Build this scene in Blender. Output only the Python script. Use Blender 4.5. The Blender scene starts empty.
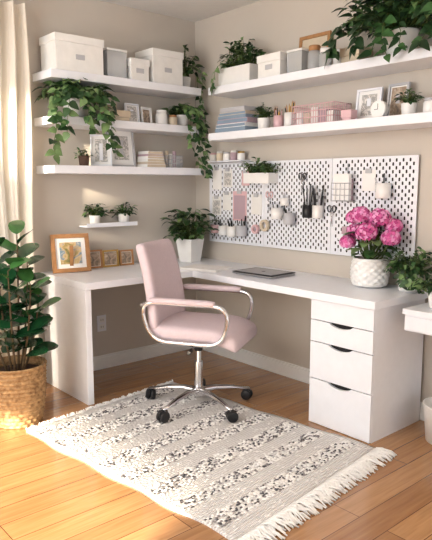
import bpy, bmesh, math, random
from mathutils import Vector, Matrix, noise
random.seed(7)
PI=math.pi
def col(r,g,b):
    def f(c):
        c/=255.0
        return c/12.92 if c<=0.04045 else ((c+0.055)/1.055)**2.4
    return (f(r),f(g),f(b),1)
# ---------------------------------------------------------------- materials
def mat(name,c,rough=0.5,metal=0.0,var=0.0,vscale=20,bump=0.0,bscale=60,spec=0.5,trans=0.0,sub=0.0,coat=0.0):
    m=bpy.data.materials.new(name); m.use_nodes=True
    nt=m.node_tree; b=nt.nodes['Principled BSDF']
    b.inputs['Base Color'].default_value=c
    b.inputs['Roughness'].default_value=rough
    b.inputs['Metallic'].default_value=metal
    b.inputs['Specular IOR Level'].default_value=spec
    b.inputs['Transmission Weight'].default_value=trans
    b.inputs['Coat Weight'].default_value=coat
    if sub>0:
        b.inputs['Subsurface Weight'].default_value=sub
        b.inputs['Subsurface Radius'].default_value=(0.02,0.02,0.01)
    tc=nt.nodes.new('ShaderNodeTexCoord')
    n=nt.nodes.new('ShaderNodeTexNoise'); n.inputs['Scale'].default_value=vscale; n.inputs['Detail'].default_value=3
    nt.links.new(tc.outputs['Object'],n.inputs['Vector'])
    r=nt.nodes.new('ShaderNodeValToRGB')
    v=max(var,0.015)
    r.color_ramp.elements[0].position=0.3; r.color_ramp.elements[1].position=0.7
    r.color_ramp.elements[0].color=(c[0]*(1-v),c[1]*(1-v),c[2]*(1-v),1)
    r.color_ramp.elements[1].color=(min(1,c[0]*(1+v)),min(1,c[1]*(1+v)),min(1,c[2]*(1+v)),1)
    nt.links.new(n.outputs['Fac'],r.inputs['Fac']); nt.links.new(r.outputs['Color'],b.inputs['Base Color'])
    if bump>0:
        n2=nt.nodes.new('ShaderNodeTexNoise'); n2.inputs['Scale'].default_value=bscale; n2.inputs['Detail'].default_value=4
        nt.links.new(tc.outputs['Object'],n2.inputs['Vector'])
        bp=nt.nodes.new('ShaderNodeBump'); bp.inputs['Strength'].default_value=bump; bp.inputs['Distance'].default_value=0.005
        nt.links.new(n2.outputs['Fac'],bp.inputs['Height']); nt.links.new(bp.outputs['Normal'],b.inputs['Normal'])
    return m
M_wall=mat('wall_paint',col(206,198,188),0.85,var=0.02,vscale=3,bump=0.08,bscale=180)
M_ceil=mat('ceiling_paint',col(234,232,230),0.9)
M_trim=mat('trim_white',col(240,240,238),0.45)
M_white=mat('white_lacquer',col(238,240,246),0.33)
M_white2=mat('white_card',col(236,235,232),0.6,var=0.03)
M_ceramic=mat('white_ceramic',col(240,239,237),0.3,coat=0.2)
M_grey=mat('light_grey',col(190,190,194),0.5)
M_dark=mat('dark_gap',col(26,24,26),0.7)
M_black=mat('black_plastic',col(30,30,33),0.45)
M_chrome=mat('chrome',col(225,225,228),0.14,1.0)
M_alu=mat('aluminium',col(176,176,180),0.35,0.6)
M_pink=mat('blush_fabric',col(208,192,197),0.7,var=0.03,vscale=60,bump=0.12,bscale=500)
M_pinkpl=mat('pink_plastic',col(224,188,192),0.5)
M_beige=mat('beige_card',col(212,198,176),0.7,var=0.05)
M_wood=mat('light_wood',col(178,132,88),0.5,var=0.15,vscale=25)
M_soil=mat('potting_soil',col(60,42,30),0.95,var=0.3,vscale=90,bump=0.5)
M_stem=mat('green_stem',col(86,104,50),0.6,var=0.1)
M_bark=mat('brown_stem',col(100,80,55),0.8,var=0.2)
M_leafA=mat('leaf_mid_green',col(62,98,54),0.45,var=0.35,vscale=14,sub=0.05)
M_leafB=mat('leaf_light_green',col(116,144,92),0.45,var=0.3,vscale=14,sub=0.05)
M_leafD=mat('leaf_dark_glossy',col(32,74,44),0.2,var=0.45,vscale=8)
M_leafD2=mat('leaf_young_glossy',col(68,112,60),0.24,var=0.35,vscale=8)
M_leafE=mat('leaf_deep_green',col(40,68,38),0.4,var=0.35,vscale=14)
M_fl1=mat('petal_pink',col(218,106,168),0.6,var=0.18,vscale=40,sub=0.1)
M_fl2=mat('petal_magenta',col(188,68,136),0.6,var=0.18,vscale=40,sub=0.1)
M_fl3=mat('petal_lightpink',col(236,162,208),0.6,var=0.1,vscale=40,sub=0.1)
M_cream=mat('cream_yarn',col(238,236,233),0.9,var=0.05,vscale=120)
M_tuft1=mat('charcoal_yarn',col(88,86,90),0.95,var=0.3,vscale=60)
M_tuft2=mat('grey_yarn',col(160,156,156),0.95,var=0.2,vscale=60)
M_blue=mat('dusty_blue_cover',col(140,158,176),0.6)
M_mauve=mat('mauve_cover',col(186,162,172),0.6)
M_sand=mat('sand_cover',col(205,192,174),0.6)
M_gold=mat('brass',col(200,165,100),0.3,0.9)
M_paper=mat('paper',col(243,242,240),0.8)
M_terra=mat('dark_pot',col(92,70,58),0.8,var=0.1)
def pic_mat(name,cols,scale=8):
    m=bpy.data.materials.new(name); m.use_nodes=True
    nt=m.node_tree; b=nt.nodes['Principled BSDF']; b.inputs['Roughness'].default_value=0.3
    tc=nt.nodes.new('ShaderNodeTexCoord'); n=nt.nodes.new('ShaderNodeTexNoise'); n.inputs['Scale'].default_value=scale
    n.inputs['Detail'].default_value=5; n.inputs['Distortion'].default_value=1.2
    r=nt.nodes.new('ShaderNodeValToRGB'); r.color_ramp.elements.remove(r.color_ramp.elements[1])
    r.color_ramp.elements[0].position=0.3; r.color_ramp.elements[0].color=cols[0]
    for i,c in enumerate(cols[1:]):
        e=r.color_ramp.elements.new(0.3+0.4*(i+1)/(len(cols)-1)); e.color=c
    nt.links.new(tc.outputs['Object'],n.inputs['Vector']); nt.links.new(n.outputs['Fac'],r.inputs['Fac'])
    nt.links.new(r.outputs['Color'],b.inputs['Base Color'])
    return m
M_picL=pic_mat('landscape_print',[col(90,110,80),col(170,150,90),col(215,190,150),col(120,150,170),col(235,225,210)],14)
M_picS=pic_mat('photo_print',[col(110,100,92),col(170,150,130),col(215,200,185)],25)
M_picI=pic_mat('ink_print',[col(240,238,234),col(225,220,215),col(160,160,158),col(240,238,234)],40)
def glass_mat():
    m=bpy.data.materials.new('clear_plastic'); m.use_nodes=True
    nt=m.node_tree; nt.nodes.remove(nt.nodes['Principled BSDF'])
    o=nt.nodes['Material Output']; t=nt.nodes.new('ShaderNodeBsdfTransparent'); g=nt.nodes.new('ShaderNodeBsdfPrincipled')
    g.inputs['Base Color'].default_value=col(225,228,230); g.inputs['Roughness'].default_value=0.15
    mx=nt.nodes.new('ShaderNodeMixShader'); mx.inputs[0].default_value=0.38
    nt.links.new(t.outputs[0],mx.inputs[1]); nt.links.new(g.outputs[0],mx.inputs[2]); nt.links.new(mx.outputs[0],o.inputs[0])
    return m
M_glass=glass_mat()
def curtain_mat(name='sheer_curtain',tr=0.45,tc_=col(248,240,226)):
    m=bpy.data.materials.new(name); m.use_nodes=True
    nt=m.node_tree; nt.nodes.remove(nt.nodes['Principled BSDF'])
    o=nt.nodes['Material Output']; d=nt.nodes.new('ShaderNodeBsdfDiffuse'); t=nt.nodes.new('ShaderNodeBsdfTranslucent')
    d.inputs[0].default_value=col(245,240,232); t.inputs[0].default_value=tc_
    mx=nt.nodes.new('ShaderNodeMixShader'); mx.inputs[0].default_value=tr
    nt.links.new(d.outputs[0],mx.inputs[1]); nt.links.new(t.outputs[0],mx.inputs[2]); nt.links.new(mx.outputs[0],o.inputs[0])
    return m
M_curtain=curtain_mat()
M_added_blind=curtain_mat('added_blind_fabric',0.16,col(240,240,240))  # fabric of the added panels that hold back the sun
def floor_mat():
    m=bpy.data.materials.new('oak_planks'); m.use_nodes=True
    nt=m.node_tree; L=nt.links; b=nt.nodes['Principled BSDF']; b.inputs['Roughness'].default_value=0.2
    b.inputs['Coat Weight'].default_value=0.4; b.inputs['Coat Roughness'].default_value=0.10
    tc=nt.nodes.new('ShaderNodeTexCoord')
    br=nt.nodes.new('ShaderNodeTexBrick'); br.inputs['Scale'].default_value=1
    br.inputs['Brick Width'].default_value=1.1; br.inputs['Row Height'].default_value=0.125
    br.inputs['Mortar Size'].default_value=0.002; br.inputs['Mortar Smooth'].default_value=0.3
    br.inputs['Color1'].default_value=col(190,146,102); br.inputs['Color2'].default_value=col(166,122,82)
    br.inputs['Mortar'].default_value=col(96,64,42)
    L.new(tc.outputs['Object'],br.inputs['Vector'])
    mp=nt.nodes.new('ShaderNodeMapping'); mp.inputs['Scale'].default_value=(2.2,34,1)
    L.new(tc.outputs['Object'],mp.inputs['Vector'])
    n=nt.nodes.new('ShaderNodeTexNoise'); n.inputs['Scale'].default_value=1.6; n.inputs['Detail'].default_value=5; n.inputs['Distortion'].default_value=0.6
    L.new(mp.outputs[0],n.inputs['Vector'])
    r=nt.nodes.new('ShaderNodeValToRGB'); r.color_ramp.elements[0].position=0.3; r.color_ramp.elements[1].position=0.7
    r.color_ramp.elements[0].color=(0.78,0.74,0.69,1); r.color_ramp.elements[1].color=(1.05,1.05,1.05,1)
    L.new(n.outputs['Fac'],r.inputs['Fac'])
    mx=nt.nodes.new('ShaderNodeMix'); mx.data_type='RGBA'; mx.blend_type='MULTIPLY'; mx.inputs[0].default_value=1
    L.new(br.outputs['Color'],mx.inputs[6]); L.new(r.outputs['Color'],mx.inputs[7]); L.new(mx.outputs[2],b.inputs['Base Color'])
    return m
M_floor=floor_mat()
def rug_mat():
    m=bpy.data.materials.new('woven_rug'); m.use_nodes=True
    nt=m.node_tree; L=nt.links; b=nt.nodes['Principled BSDF']; b.inputs['Roughness'].default_value=0.95; b.inputs['Specular IOR Level'].default_value=0.1
    tc=nt.nodes.new('ShaderNodeTexCoord')
    w=nt.nodes.new('ShaderNodeTexWave'); w.bands_direction='Y'; w.inputs['Scale'].default_value=22; w.inputs['Distortion'].default_value=1.0; w.inputs['Detail'].default_value=2
    L.new(tc.outputs['Object'],w.inputs['Vector'])
    mp=nt.nodes.new('ShaderNodeMapping'); mp.inputs['Scale'].default_value=(55,95,1); L.new(tc.outputs['Object'],mp.inputs['Vector'])
    vo=nt.nodes.new('ShaderNodeTexVoronoi'); vo.inputs['Scale'].default_value=1.3; L.new(mp.outputs[0],vo.inputs['Vector'])
    r2=nt.nodes.new('ShaderNodeValToRGB'); r2.color_ramp.elements[0].color=col(216,212,209); r2.color_ramp.elements[1].color=col(240,238,236)
    L.new(w.outputs['Fac'],r2.inputs['Fac']); L.new(r2.outputs[0],b.inputs['Base Color'])
    ad=nt.nodes.new('ShaderNodeMath'); ad.operation='ADD'; L.new(w.outputs['Fac'],ad.inputs[0]); L.new(vo.outputs['Distance'],ad.inputs[1])
    bp=nt.nodes.new('ShaderNodeBump'); bp.inputs['Strength'].default_value=0.7; bp.inputs['Distance'].default_value=0.008
    L.new(ad.outputs[0],bp.inputs['Height']); L.new(bp.outputs[0],b.inputs['Normal'])
    return m
M_rug=rug_mat()
def wicker_mat():
    m=bpy.data.materials.new('wicker'); m.use_nodes=True
    nt=m.node_tree; L=nt.links; b=nt.nodes['Principled BSDF']; b.inputs['Roughness'].default_value=0.75
    tc=nt.nodes.new('ShaderNodeTexCoord')
    n=nt.nodes.new('ShaderNodeTexNoise'); n.inputs['Scale'].default_value=45; n.inputs['Detail'].default_value=4
    L.new(tc.outputs['Object'],n.inputs['Vector'])
    r=nt.nodes.new('ShaderNodeValToRGB'); r.color_ramp.elements[0].position=0.3; r.color_ramp.elements[1].position=0.7
    r.color_ramp.elements[0].color=col(128,96,62); r.color_ramp.elements[1].color=col(194,160,116)
    L.new(n.outputs['Fac'],r.inputs['Fac']); L.new(r.outputs[0],b.inputs['Base Color'])
    return m
M_wicker=wicker_mat()
# ---------------------------------------------------------------- mesh builder
class MB:
    def __init__(s): s.v=[];s.f=[];s.m=[];s.s=[]
    def add(s,vs,fs,mi=0,sm=False,M=None):
        o=len(s.v)
        for p in vs:
            p=Vector(p)
            if M is not None: p=M@p
            s.v.append(p)
        for f in fs:
            s.f.append([o+i for i in f]); s.m.append(mi); s.s.append(sm)
    def box(s,x0,y0,z0,x1,y1,z1,mi=0,M=None):
        vs=[(x0,y0,z0),(x1,y0,z0),(x1,y1,z0),(x0,y1,z0),(x0,y0,z1),(x1,y0,z1),(x1,y1,z1),(x0,y1,z1)]
        s.add(vs,[(0,3,2,1),(4,5,6,7),(0,1,5,4),(1,2,6,5),(2,3,7,6),(3,0,4,7)],mi,False,M)
    def lathe(s,c,prof,seg=24,mi=0,sm=True,M=None,rf=None,cap=False):
        vs=[];fs=[];n=len(prof)
        for j,(r,z) in enumerate(prof):
            for i in range(seg):
                a=2*PI*i/seg; rr=r*(rf(a,z,j) if rf else 1)
                vs.append((c[0]+rr*math.cos(a),c[1]+rr*math.sin(a),c[2]+z))
        for j in range(n-1):
            for i in range(seg):
                k=(i+1)%seg
                fs.append((j*seg+i,j*seg+k,(j+1)*seg+k,(j+1)*seg+i))
        s.add(vs,fs,mi,sm,M)
        if cap:
            s.add([vs[i] for i in range(seg)],[tuple(range(seg))[::-1]],mi,False,M)
            s.add([vs[(n-1)*seg+i] for i in range(seg)],[tuple(range(seg))],mi,False,M)
    def cyl(s,p0,p1,r0,r1=None,seg=14,mi=0,M=None,sm=True):
        r1=r0 if r1 is None else r1
        p0=Vector(p0);p1=Vector(p1); q=(p1-p0).to_track_quat('Z','Y').to_matrix().to_4x4(); T=Matrix.Translation(p0)@q
        if M is not None: T=M@T
        s.lathe((0,0,0),[(r0,0),(r1,(p1-p0).length)],seg,mi,sm,T,cap=True)
    def tube(s,pts,r,seg=6,mi=0,M=None,closed=False,rz=None):
        pts=[Vector(p) for p in pts]; n=len(pts); vs=[];fs=[]; prev=None
        for i,p in enumerate(pts):
            a=pts[(i-1)%n] if (closed or i>0) else p; b=pts[(i+1)%n] if (closed or i<n-1) else p
            t=(b-a).normalized()
            if prev is None: u=t.orthogonal().normalized()
            else:
                u=prev-t*prev.dot(t)
                u=u.normalized() if u.length>1e-6 else t.orthogonal().normalized()
            prev=u; w=t.cross(u); rr=r[i] if isinstance(r,(list,tuple)) else r
            for k in range(seg):
                an=2*PI*k/seg; vs.append(p+u*math.cos(an)*rr+w*math.sin(an)*(rr if rz is None else rz))
        m=n if closed else n-1
        for i in range(m):
            j=(i+1)%n
            for k in range(seg):
                l=(k+1)%seg; fs.append((i*seg+k,i*seg+l,j*seg+l,j*seg+k))
        if not closed:
            fs.append(tuple(range(seg))[::-1]); fs.append(tuple((n-1)*seg+k for k in range(seg)))
        s.add(vs,fs,mi,True,M)
    def cushion(s,size,r,mi=0,M=None,deform=None,n=10):
        hx,hy,hz=[a/2 for a in size]; d={};vs=[];fs=[]
        ts=[math.sin((i/n-0.5)*PI) for i in range(n+1)]
        ts=[0.55*t+0.45*(2*i/n-1) for i,t in enumerate(ts)]
        def vid(x,y,z):
            p=Vector((x*hx,y*hy,z*hz)); q=Vector((max(-hx+r,min(hx-r,p.x)),max(-hy+r,min(hy-r,p.y)),max(-hz+r,min(hz-r,p.z))))
            e=p-q
            if e.length>1e-9: p=q+e.normalized()*r
            k=(round(x,4),round(y,4),round(z,4))
            if k not in d:
                d[k]=len(vs); vs.append(deform(p) if deform else p)
            return d[k]
        for ax in range(3):
            for sg in (-1,1):
                for i in range(n):
                    for j in range(n):
                        q=[]
                        for (a,b) in ((i,j),(i+1,j),(i+1,j+1),(i,j+1)):
                            c=[0,0,0]; c[ax]=sg; c[(ax+1)%3]=ts[a]; c[(ax+2)%3]=ts[b]; q.append(vid(*c))
                        if sg<0: q=q[::-1]
                        fs.append(tuple(q))
        s.add(vs,fs,mi,True,M)
    def ell(s,c,r,mi=0,seg=12,rings=8,M=None):
        prof=[(max(1e-4,math.sin(PI*i/rings)),-math.cos(PI*i/rings)) for i in range(rings+1)]
        T=Matrix.Translation(Vector(c))@Matrix.Diagonal((r[0],r[1],r[2],1))
        if M is not None: T=M@T
        s.lathe((0,0,0),prof,seg,mi,True,T)
    def leaf(s,p,d,nrm,L,W,mi=0,bend=0.3,fold=0.25,heart=False,rnd_=False):
        p=Vector(p); d=Vector(d).normalized(); nrm=Vector(nrm); nrm=nrm-d*nrm.dot(d)
        if nrm.length<1e-4: nrm=d.orthogonal()
        nrm.normalize(); sd=d.cross(nrm)
        if heart: st=[(0,0.25),(0.12,0.85),(0.35,1.0),(0.65,0.66),(0.88,0.25),(1,0)]
        elif rnd_: st=[(0,0.12),(0.10,0.55),(0.28,0.86),(0.52,1.0),(0.76,0.90),(0.92,0.55),(1,0.08)]
        else: st=[(0,0.06),(0.2,0.62),(0.45,1.0),(0.7,0.85),(0.9,0.38),(1,0)]
        vs=[];fs=[]
        for t,w in st:
            c=p+d*(L*t)-nrm*(bend*L*t*t); hw=W*0.5*w; up=nrm*(fold*hw)
            vs+= [c+sd*hw+up,c,c-sd*hw+up]
        for i in range(len(st)-1):
            a=i*3; fs+=[(a,a+1,a+4,a+3),(a+1,a+2,a+5,a+4)]
        s.add(vs,fs,mi,True)
    def clamp(s,xm=-.006,ym=-.006):
        for v in s.v:
            if v.x>xm: v.x=xm
            if v.y>ym: v.y=ym
    def build(s,name,mats,bevel=0,parent=None,origin=None,bseg=2):
        if origin is None:
            xs=[p.x for p in s.v];ys=[p.y for p in s.v];zs=[p.z for p in s.v]
            origin=Vector(((min(xs)+max(xs))/2,(min(ys)+max(ys))/2,min(zs)))
        origin=Vector(origin)
        me=bpy.data.meshes.new(name); me.from_pydata([tuple(p-origin) for p in s.v],[],s.f); me.update()
        for m in mats: me.materials.append(m)
        for i,pl in enumerate(me.polygons): pl.material_index=s.m[i]; pl.use_smooth=s.s[i]
        o=bpy.data.objects.new(name,me); bpy.context.scene.collection.objects.link(o); o.location=origin
        if bevel>0:
            b=o.modifiers.new('bevel','BEVEL'); b.width=bevel; b.segments=bseg; b.limit_method='ANGLE'; b.angle_limit=math.radians(50)
        if parent is not None: o.parent=parent; o.location=origin-parent.location
        return o
def empty(name,loc):
    e=bpy.data.objects.new(name,None); e.location=loc; bpy.context.scene.collection.objects.link(e); return e
def RT(loc,yaw=0,tilt=0):
    return Matrix.Translation(Vector(loc))@Matrix.Rotation(yaw,4,'Z')@Matrix.Rotation(tilt,4,'X')
rnd=random.uniform
# ---------------------------------------------------------------- room
XL,YB,H=-3.6,-5.4,2.52
b=MB(); b.box(XL-.1,YB,-.1,.1,.1,0); b.build('floor',[M_floor],origin=(0,0,0))
b=MB(); b.box(XL-.1,YB,H,.1,.1,H+.1); b.build('ceiling',[M_ceil])
b=MB()
wx0,wx1,wz0,wz1=-2.95,-1.50,0.8,2.25
b.box(wx1,0,0,.1,.1,H); b.box(XL-.1,0,0,wx0,.1,H); b.box(wx0,0,0,wx1,.1,wz0); b.box(wx0,0,wz1,wx1,.1,H)
b.build('wall_back',[M_wall])
b=MB(); b.box(0,YB,0,.1,0,H); b.build('wall_right',[M_wall])
ly0,ly1,lz0,lz1=-2.65,-0.34,0.24,2.42
b=MB(); b.box(XL-.1,ly1,0,XL,0,H); b.box(XL-.1,YB,0,XL,ly0,H); b.box(XL-.1,ly0,0,XL,ly1,lz0); b.box(XL-.1,ly0,lz1,XL,ly1,H)
b.build('wall_left',[M_wall])
b=MB(); b.box(XL,-.016,0,-.001,-.001,.085); b.box(XL,-.011,.085,-.001,-.001,.1); b.build('baseboard_back',[M_trim],bevel=.002)
b=MB(); b.box(-.016,YB,0,-.001,-.018,.085); b.box(-.011,YB,.085,-.001,-.018,.1); b.build('baseboard_right',[M_trim],bevel=.002)
b=MB()
for (x0,x1) in ((wx0,wx0+.05),((wx0+wx1)/2-.025,(wx0+wx1)/2+.025),(wx1-.05,wx1)): b.box(x0,.02,wz0,x1,.07,wz1)
b.box(wx0,.02,wz0,wx1,.07,wz0+.05); b.box(wx0,.02,wz1-.05,wx1,.07,wz1)
b.build('window_1',[M_trim],bevel=.003)
b=MB()
for y in (ly0+.02,-1.2,ly1-.02): b.box(XL-.07,y-.02,lz0,XL-.02,y+.02,lz1)
for z in (lz0+.01,lz1-.01): b.box(XL-.065,ly0,z-.01,XL-.025,ly1,z+.01)
b.build('window_2',[M_trim],bevel=.003)
def added_blind(y0,y1,z0,z1):  # unseen panel, added to shape the sun into patches through the gaps left
    b=MB(); n=60; vs=[];fs=[]
    for i in range(n+1):
        z=z0+(z1-z0)*i/n; x=XL+.012+(.006 if i%2 else -.006)
        vs+=[(x,y0,z),(x,y1,z)]
    for i in range(n): fs.append((2*i,2*i+1,2*i+3,2*i+2))
    b.add(vs,fs,0,False); b.box(XL+.002,y0,z0-.012,XL+.024,y1,z0,1); b.box(XL+.002,y0,z1,XL+.024,y1,z1+.015,1)
    b.build('added_sun_blind',[M_added_blind,M_trim])
added_blind(-2.66,-.935,.56,2.41)
added_blind(-.925,-.33,.24,1.93)
# curtain
b=MB(); nx,nz=150,24; x0,x1=-2.05,-1.385; vs=[];fs=[]
for j in range(nz+1):
    t=j/nz; z=.03+t*2.33
    for i in range(nx+1):
        u=i/nx; x=x0+(x1-x0)*u+0.012*math.sin(7*t+u*9)
        y=-.11+.034*math.sin(u*2*PI*8+.6*math.sin(3*t))+.012*math.sin(u*2*PI*17+2*t)
        vs.append((x,y,z))
for j in range(nz):
    for i in range(nx):
        a=j*(nx+1)+i; fs.append((a,a+1,a+nx+2,a+nx+1))
b.add(vs,fs,0,True); b.build('curtain',[M_curtain])
b=MB(); b.cyl((-3.1,-.11,2.42),(-1.36,-.11,2.42),.012,mi=0); b.ell((-1.35,-.11,2.42),(.025,.025,.025))
for x in (-3.0,-1.4): b.cyl((x,-.11,2.42),(x,0,2.42),.008)
b.build('curtain_rod',[M_trim])
ox=.175
b=MB(); b.box(-1.08+ox,-.008,.275,-1.01+ox,-.0005,.39); b.box(-1.065+ox,-.011,.29,-1.025+ox,-.008,.325,1); b.box(-1.065+ox,-.011,.34,-1.025+ox,-.008,.375,1)
for z in (.3075,.3575):
    for dx in (-.008,.008): b.box(-1.045+ox+dx-.0015,-.0118,z-.006,-1.045+ox+dx+.0015,-.0108,z+.006,2)
b.build('wall_outlet',[M_white,M_trim,M_dark],bevel=.001)
# ---------------------------------------------------------------- desk
DZ=.74
b=MB()
b.box(-1.31,-.60,DZ-.042,-.002,-.002,DZ)
b.box(-.52,-2.02,DZ-.042,-.002,-.6005,DZ)
b.box(-1.31,-.59,0,-1.27,-.02,DZ-.0425)
b.build('corner_desk',[M_white],bevel=.003)
b=MB()
cx0,cx1,cy0,cy1,cz=-.485,-.025,-2.005,-1.605,.695
b.box(cx0,cy0,0,cx1,cy0+.016,cz); b.box(cx0,cy1-.016,0,cx1,cy1,cz); b.box(cx0+.002,cy0+.016,cz-.016,cx1,cy1-.016,cz)
b.box(cx0+.002,cy0+.016,0,cx1,cy1-.016,.016); b.box(cx1-.01,cy0+.016,.016,cx1,cy1-.016,cz-.016)
b.box(cx0+.004,cy0+.016,.016,cx0+.008,cy1-.016,cz-.016,1)
def front(z0,z1,notch):
    ya,yb=cy0+.001,cy1-.001; yc=(ya+yb)/2
    poly=[(ya,z0),(yb,z0),(yb,z1)]
    if notch:
        w,hh=.076,.021
        poly.append((yc+w,z1))
        for i in range(1,10):
            t=i/10; poly.append((yc+w-2*w*t, z1-hh*math.sin(PI*t)**.6))
        poly.append((yc-w,z1))
    poly.append((ya,z1)); n=len(poly)
    xa,xb=cx0-.016,cx0-.0005
    vs=[(xa,y,z) for y,z in poly]+[(xb,y,z) for y,z in poly]
    fs=[tuple(range(n))[::-1],tuple(range(n,2*n))]+[(i,(i+1)%n,n+(i+1)%n,n+i) for i in range(n)]
    b.add(vs,fs,0)
for z0,z1,nn in ((.004,.255,1),(.260,.462,1),(.467,.582,1),(.587,.694,0)): front(z0,z1,nn)
b.build('drawer_cabinet',[M_white,M_dark])
# ---------------------------------------------------------------- shelves
def shelf(x0,y0,x1,y1,z,th=.05):
    b=MB(); b.box(x0,y0,z-th,x1,y1,z); b.build('wall_shelf',[M_white],bevel=.0025)
ZA=[1.99,1.72,1.425]
for z in ZA: shelf(-1.31,-.26,-.15,-.001,z)
ZB=[1.96,1.655]
shelf(-.26,-2.5,-.001,-.46,ZB[0]); shelf(-.26,-2.13,-.001,-.46,ZB[1])
# ---------------------------------------------------------------- pegboard
e=empty('pegboard',(-.02,-1.055,.88))
b=MB(); PY0,PY1,PZ0,PZ1=-1.925,-.19,.88,1.465
w=(PY1-PY0)/3
for i in range(3): b.box(-.022,PY0+i*w+.001,PZ0,-.016,PY0+(i+1)*w-.001,PZ1)
for i in range(3):
    for y in (PY0+i*w+.08,PY0+(i+1)*w-.08):
        for z in (PZ0+.06,PZ1-.06): b.cyl((-.017,y,z),(-.001,y,z),.01)
b.build('panel',[M_white],bevel=.002,parent=e)
b=MB()
for i in range(3):
    for k in range(13):
        for j in range(13):
            for st in (0,1):
                y=PY0+i*w+.03+k*.0425+st*.02125-.002; z=PZ0+.03+j*.0425+st*.02125
                if y>PY0+(i+1)*w-.02 or z>PZ1-.02: continue
                vs=[]
                for q in range(8):
                    a=2*PI*q/8+PI/8; vs.append((-.0224,y+.0058*math.cos(a),z+.0058*math.sin(a)+(.0045 if math.sin(a)>0 else -.0045)))
                b.add(vs,[tuple(range(8))[::-1]],0)
b.build('slots',[M_dark],parent=e)
# ---------------------------------------------------------------- generic props
def storage_box(name,x0,y0,x1,y1,z,h,mats=None,label=True,face='y'):
    b=MB(); z+=.0005
    b.box(x0+.006,y0+.006,z,x1-.006,y1-.006,z+h-.035)
    b.box(x0,y0,z+h-.045,x1,y1,z+h)
    if label:
        if face=='y':
            xm=(x0+x1)/2; b.box(xm-.03,y0+.003,z+h*.35,xm+.03,y0+.006,z+h*.35+.03,1)
        else:
            ym=(y0+y1)/2; b.box(x0+.003,ym-.03,z+h*.35,x0+.006,ym+.03,z+h*.35+.03,1)
    return b.build(name,mats or [M_white2,M_grey],bevel=.004)
def clear_bin(name,x0,y0,x1,y1,z,h,fill=None):
    b=MB(); z+=.0005; t=.003
    b.box(x0,y0,z,x1,y1,z+t); b.box(x0,y0,z+t,x0+t,y1,z+h); b.box(x1-t,y0,z+t,x1,y1,z+h); b.box(x0+t,y0,z+t,x1-t,y0+t,z+h); b.box(x0+t,y1-t,z+t,x1-t,y1,z+h)
    b.box(x0-.003,y0-.003,z+h,x1+.003,y1+.003,z+h+.012,1)
    for i in range(5):
        zz=z+.004+i*h*.16; b.box(x0+.015,y0+.015,zz,x1-.015,y1-.015,zz+h*.12,2)
    b.build(name,[M_glass,M_white2,fill or M_paper])
def picture_frame(name,loc,w,h,yaw,tilt=.12,fr=None,pic=None,bw=.018,matw=.02,face=1):
    T=RT((loc[0],loc[1],loc[2]+.0008),yaw,-tilt); b=MB(); t=.016
    b.box(-w/2,-t,0,w/2,0,bw,0,T); b.box(-w/2,-t,h-bw,w/2,0,h,0,T)
    b.box(-w/2,-t,bw,-w/2+bw,0,h-bw,0,T); b.box(w/2-bw,-t,bw,w/2,0,h-bw,0,T)
    b.box(-w/2+bw,-.006,bw,w/2-bw,-.001,h-bw,1,T)
    m=bw+matw; b.box(-w/2+m,-.008,m,w/2-m,-.006,h-m,2,T)
    b.box(-.012,0,.0,.012,.004,h*.7,0,RT((loc[0],loc[1],loc[2]+.0008),yaw,tilt*.2)@Matrix.Translation((0,.004,0)))
    return b.build(name,[fr or M_wood,M_paper,pic or M_picL],bevel=.0015)
def pot_mesh(b,c,r,h,mi=0,soil=1,foot=.78,rf=None,seg=28):
    z=.0005
    b.lathe((c[0],c[1],c[2]+z),[(.001,0),(r*foot,0),(r*(foot+.08),h*.1),(r*.96,h*.7),(r,h*.95),(r*1.0,h),(r*.9,h),(r*.87,h*.86)],seg,mi,True,rf=rf)
    b.lathe((c[0],c[1],c[2]+z),[(r*.88,h*.87),(.001,h*.9)],seg,soil,True)
def bush(b,c,rad,hgt,n,L,W,ml,ms,heart=False,seed=0,bend=.35,low=.0,sy=1.0):
    R=random.Random(seed)
    for i in range(n):
        a=R.uniform(0,2*PI); rr=rad*math.sqrt(R.uniform(.02,1)); hz=hgt*(low+(1-low)*R.uniform(.15,1))*(1-.45*(rr/rad)**2)
        tip=Vector((c[0]+rr*math.cos(a),c[1]+sy*rr*math.sin(a),c[2]+hz))
        base=Vector((c[0]+.15*rr*math.cos(a),c[1]+.15*rr*math.sin(a),c[2]))
        mid=base.lerp(tip,.55)+Vector((0,0,hgt*.12))
        b.tube([base,mid,tip],[.0022,.0018,.001],4,ms)
        out=Vector((math.cos(a),math.sin(a),R.uniform(-.3,.7))).normalized()
        up=Vector((R.uniform(-.4,.4),R.uniform(-.4,.4),1))
        k=R.uniform(.7,1.15)
        b.leaf(tip,out,up,L*k,W*k,R.choice(ml),bend,.25,heart)
        for q in range(2):
            p=mid.lerp(tip,R.uniform(.1,.9)); o2=Vector((R.uniform(-1,1),R.uniform(-1,1),R.uniform(-.2,.6))).normalized()
            k=R.uniform(.6,1); b.leaf(p,o2,Vector((0,0,1)),L*k,W*k,R.choice(ml),bend,.25,heart)
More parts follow.
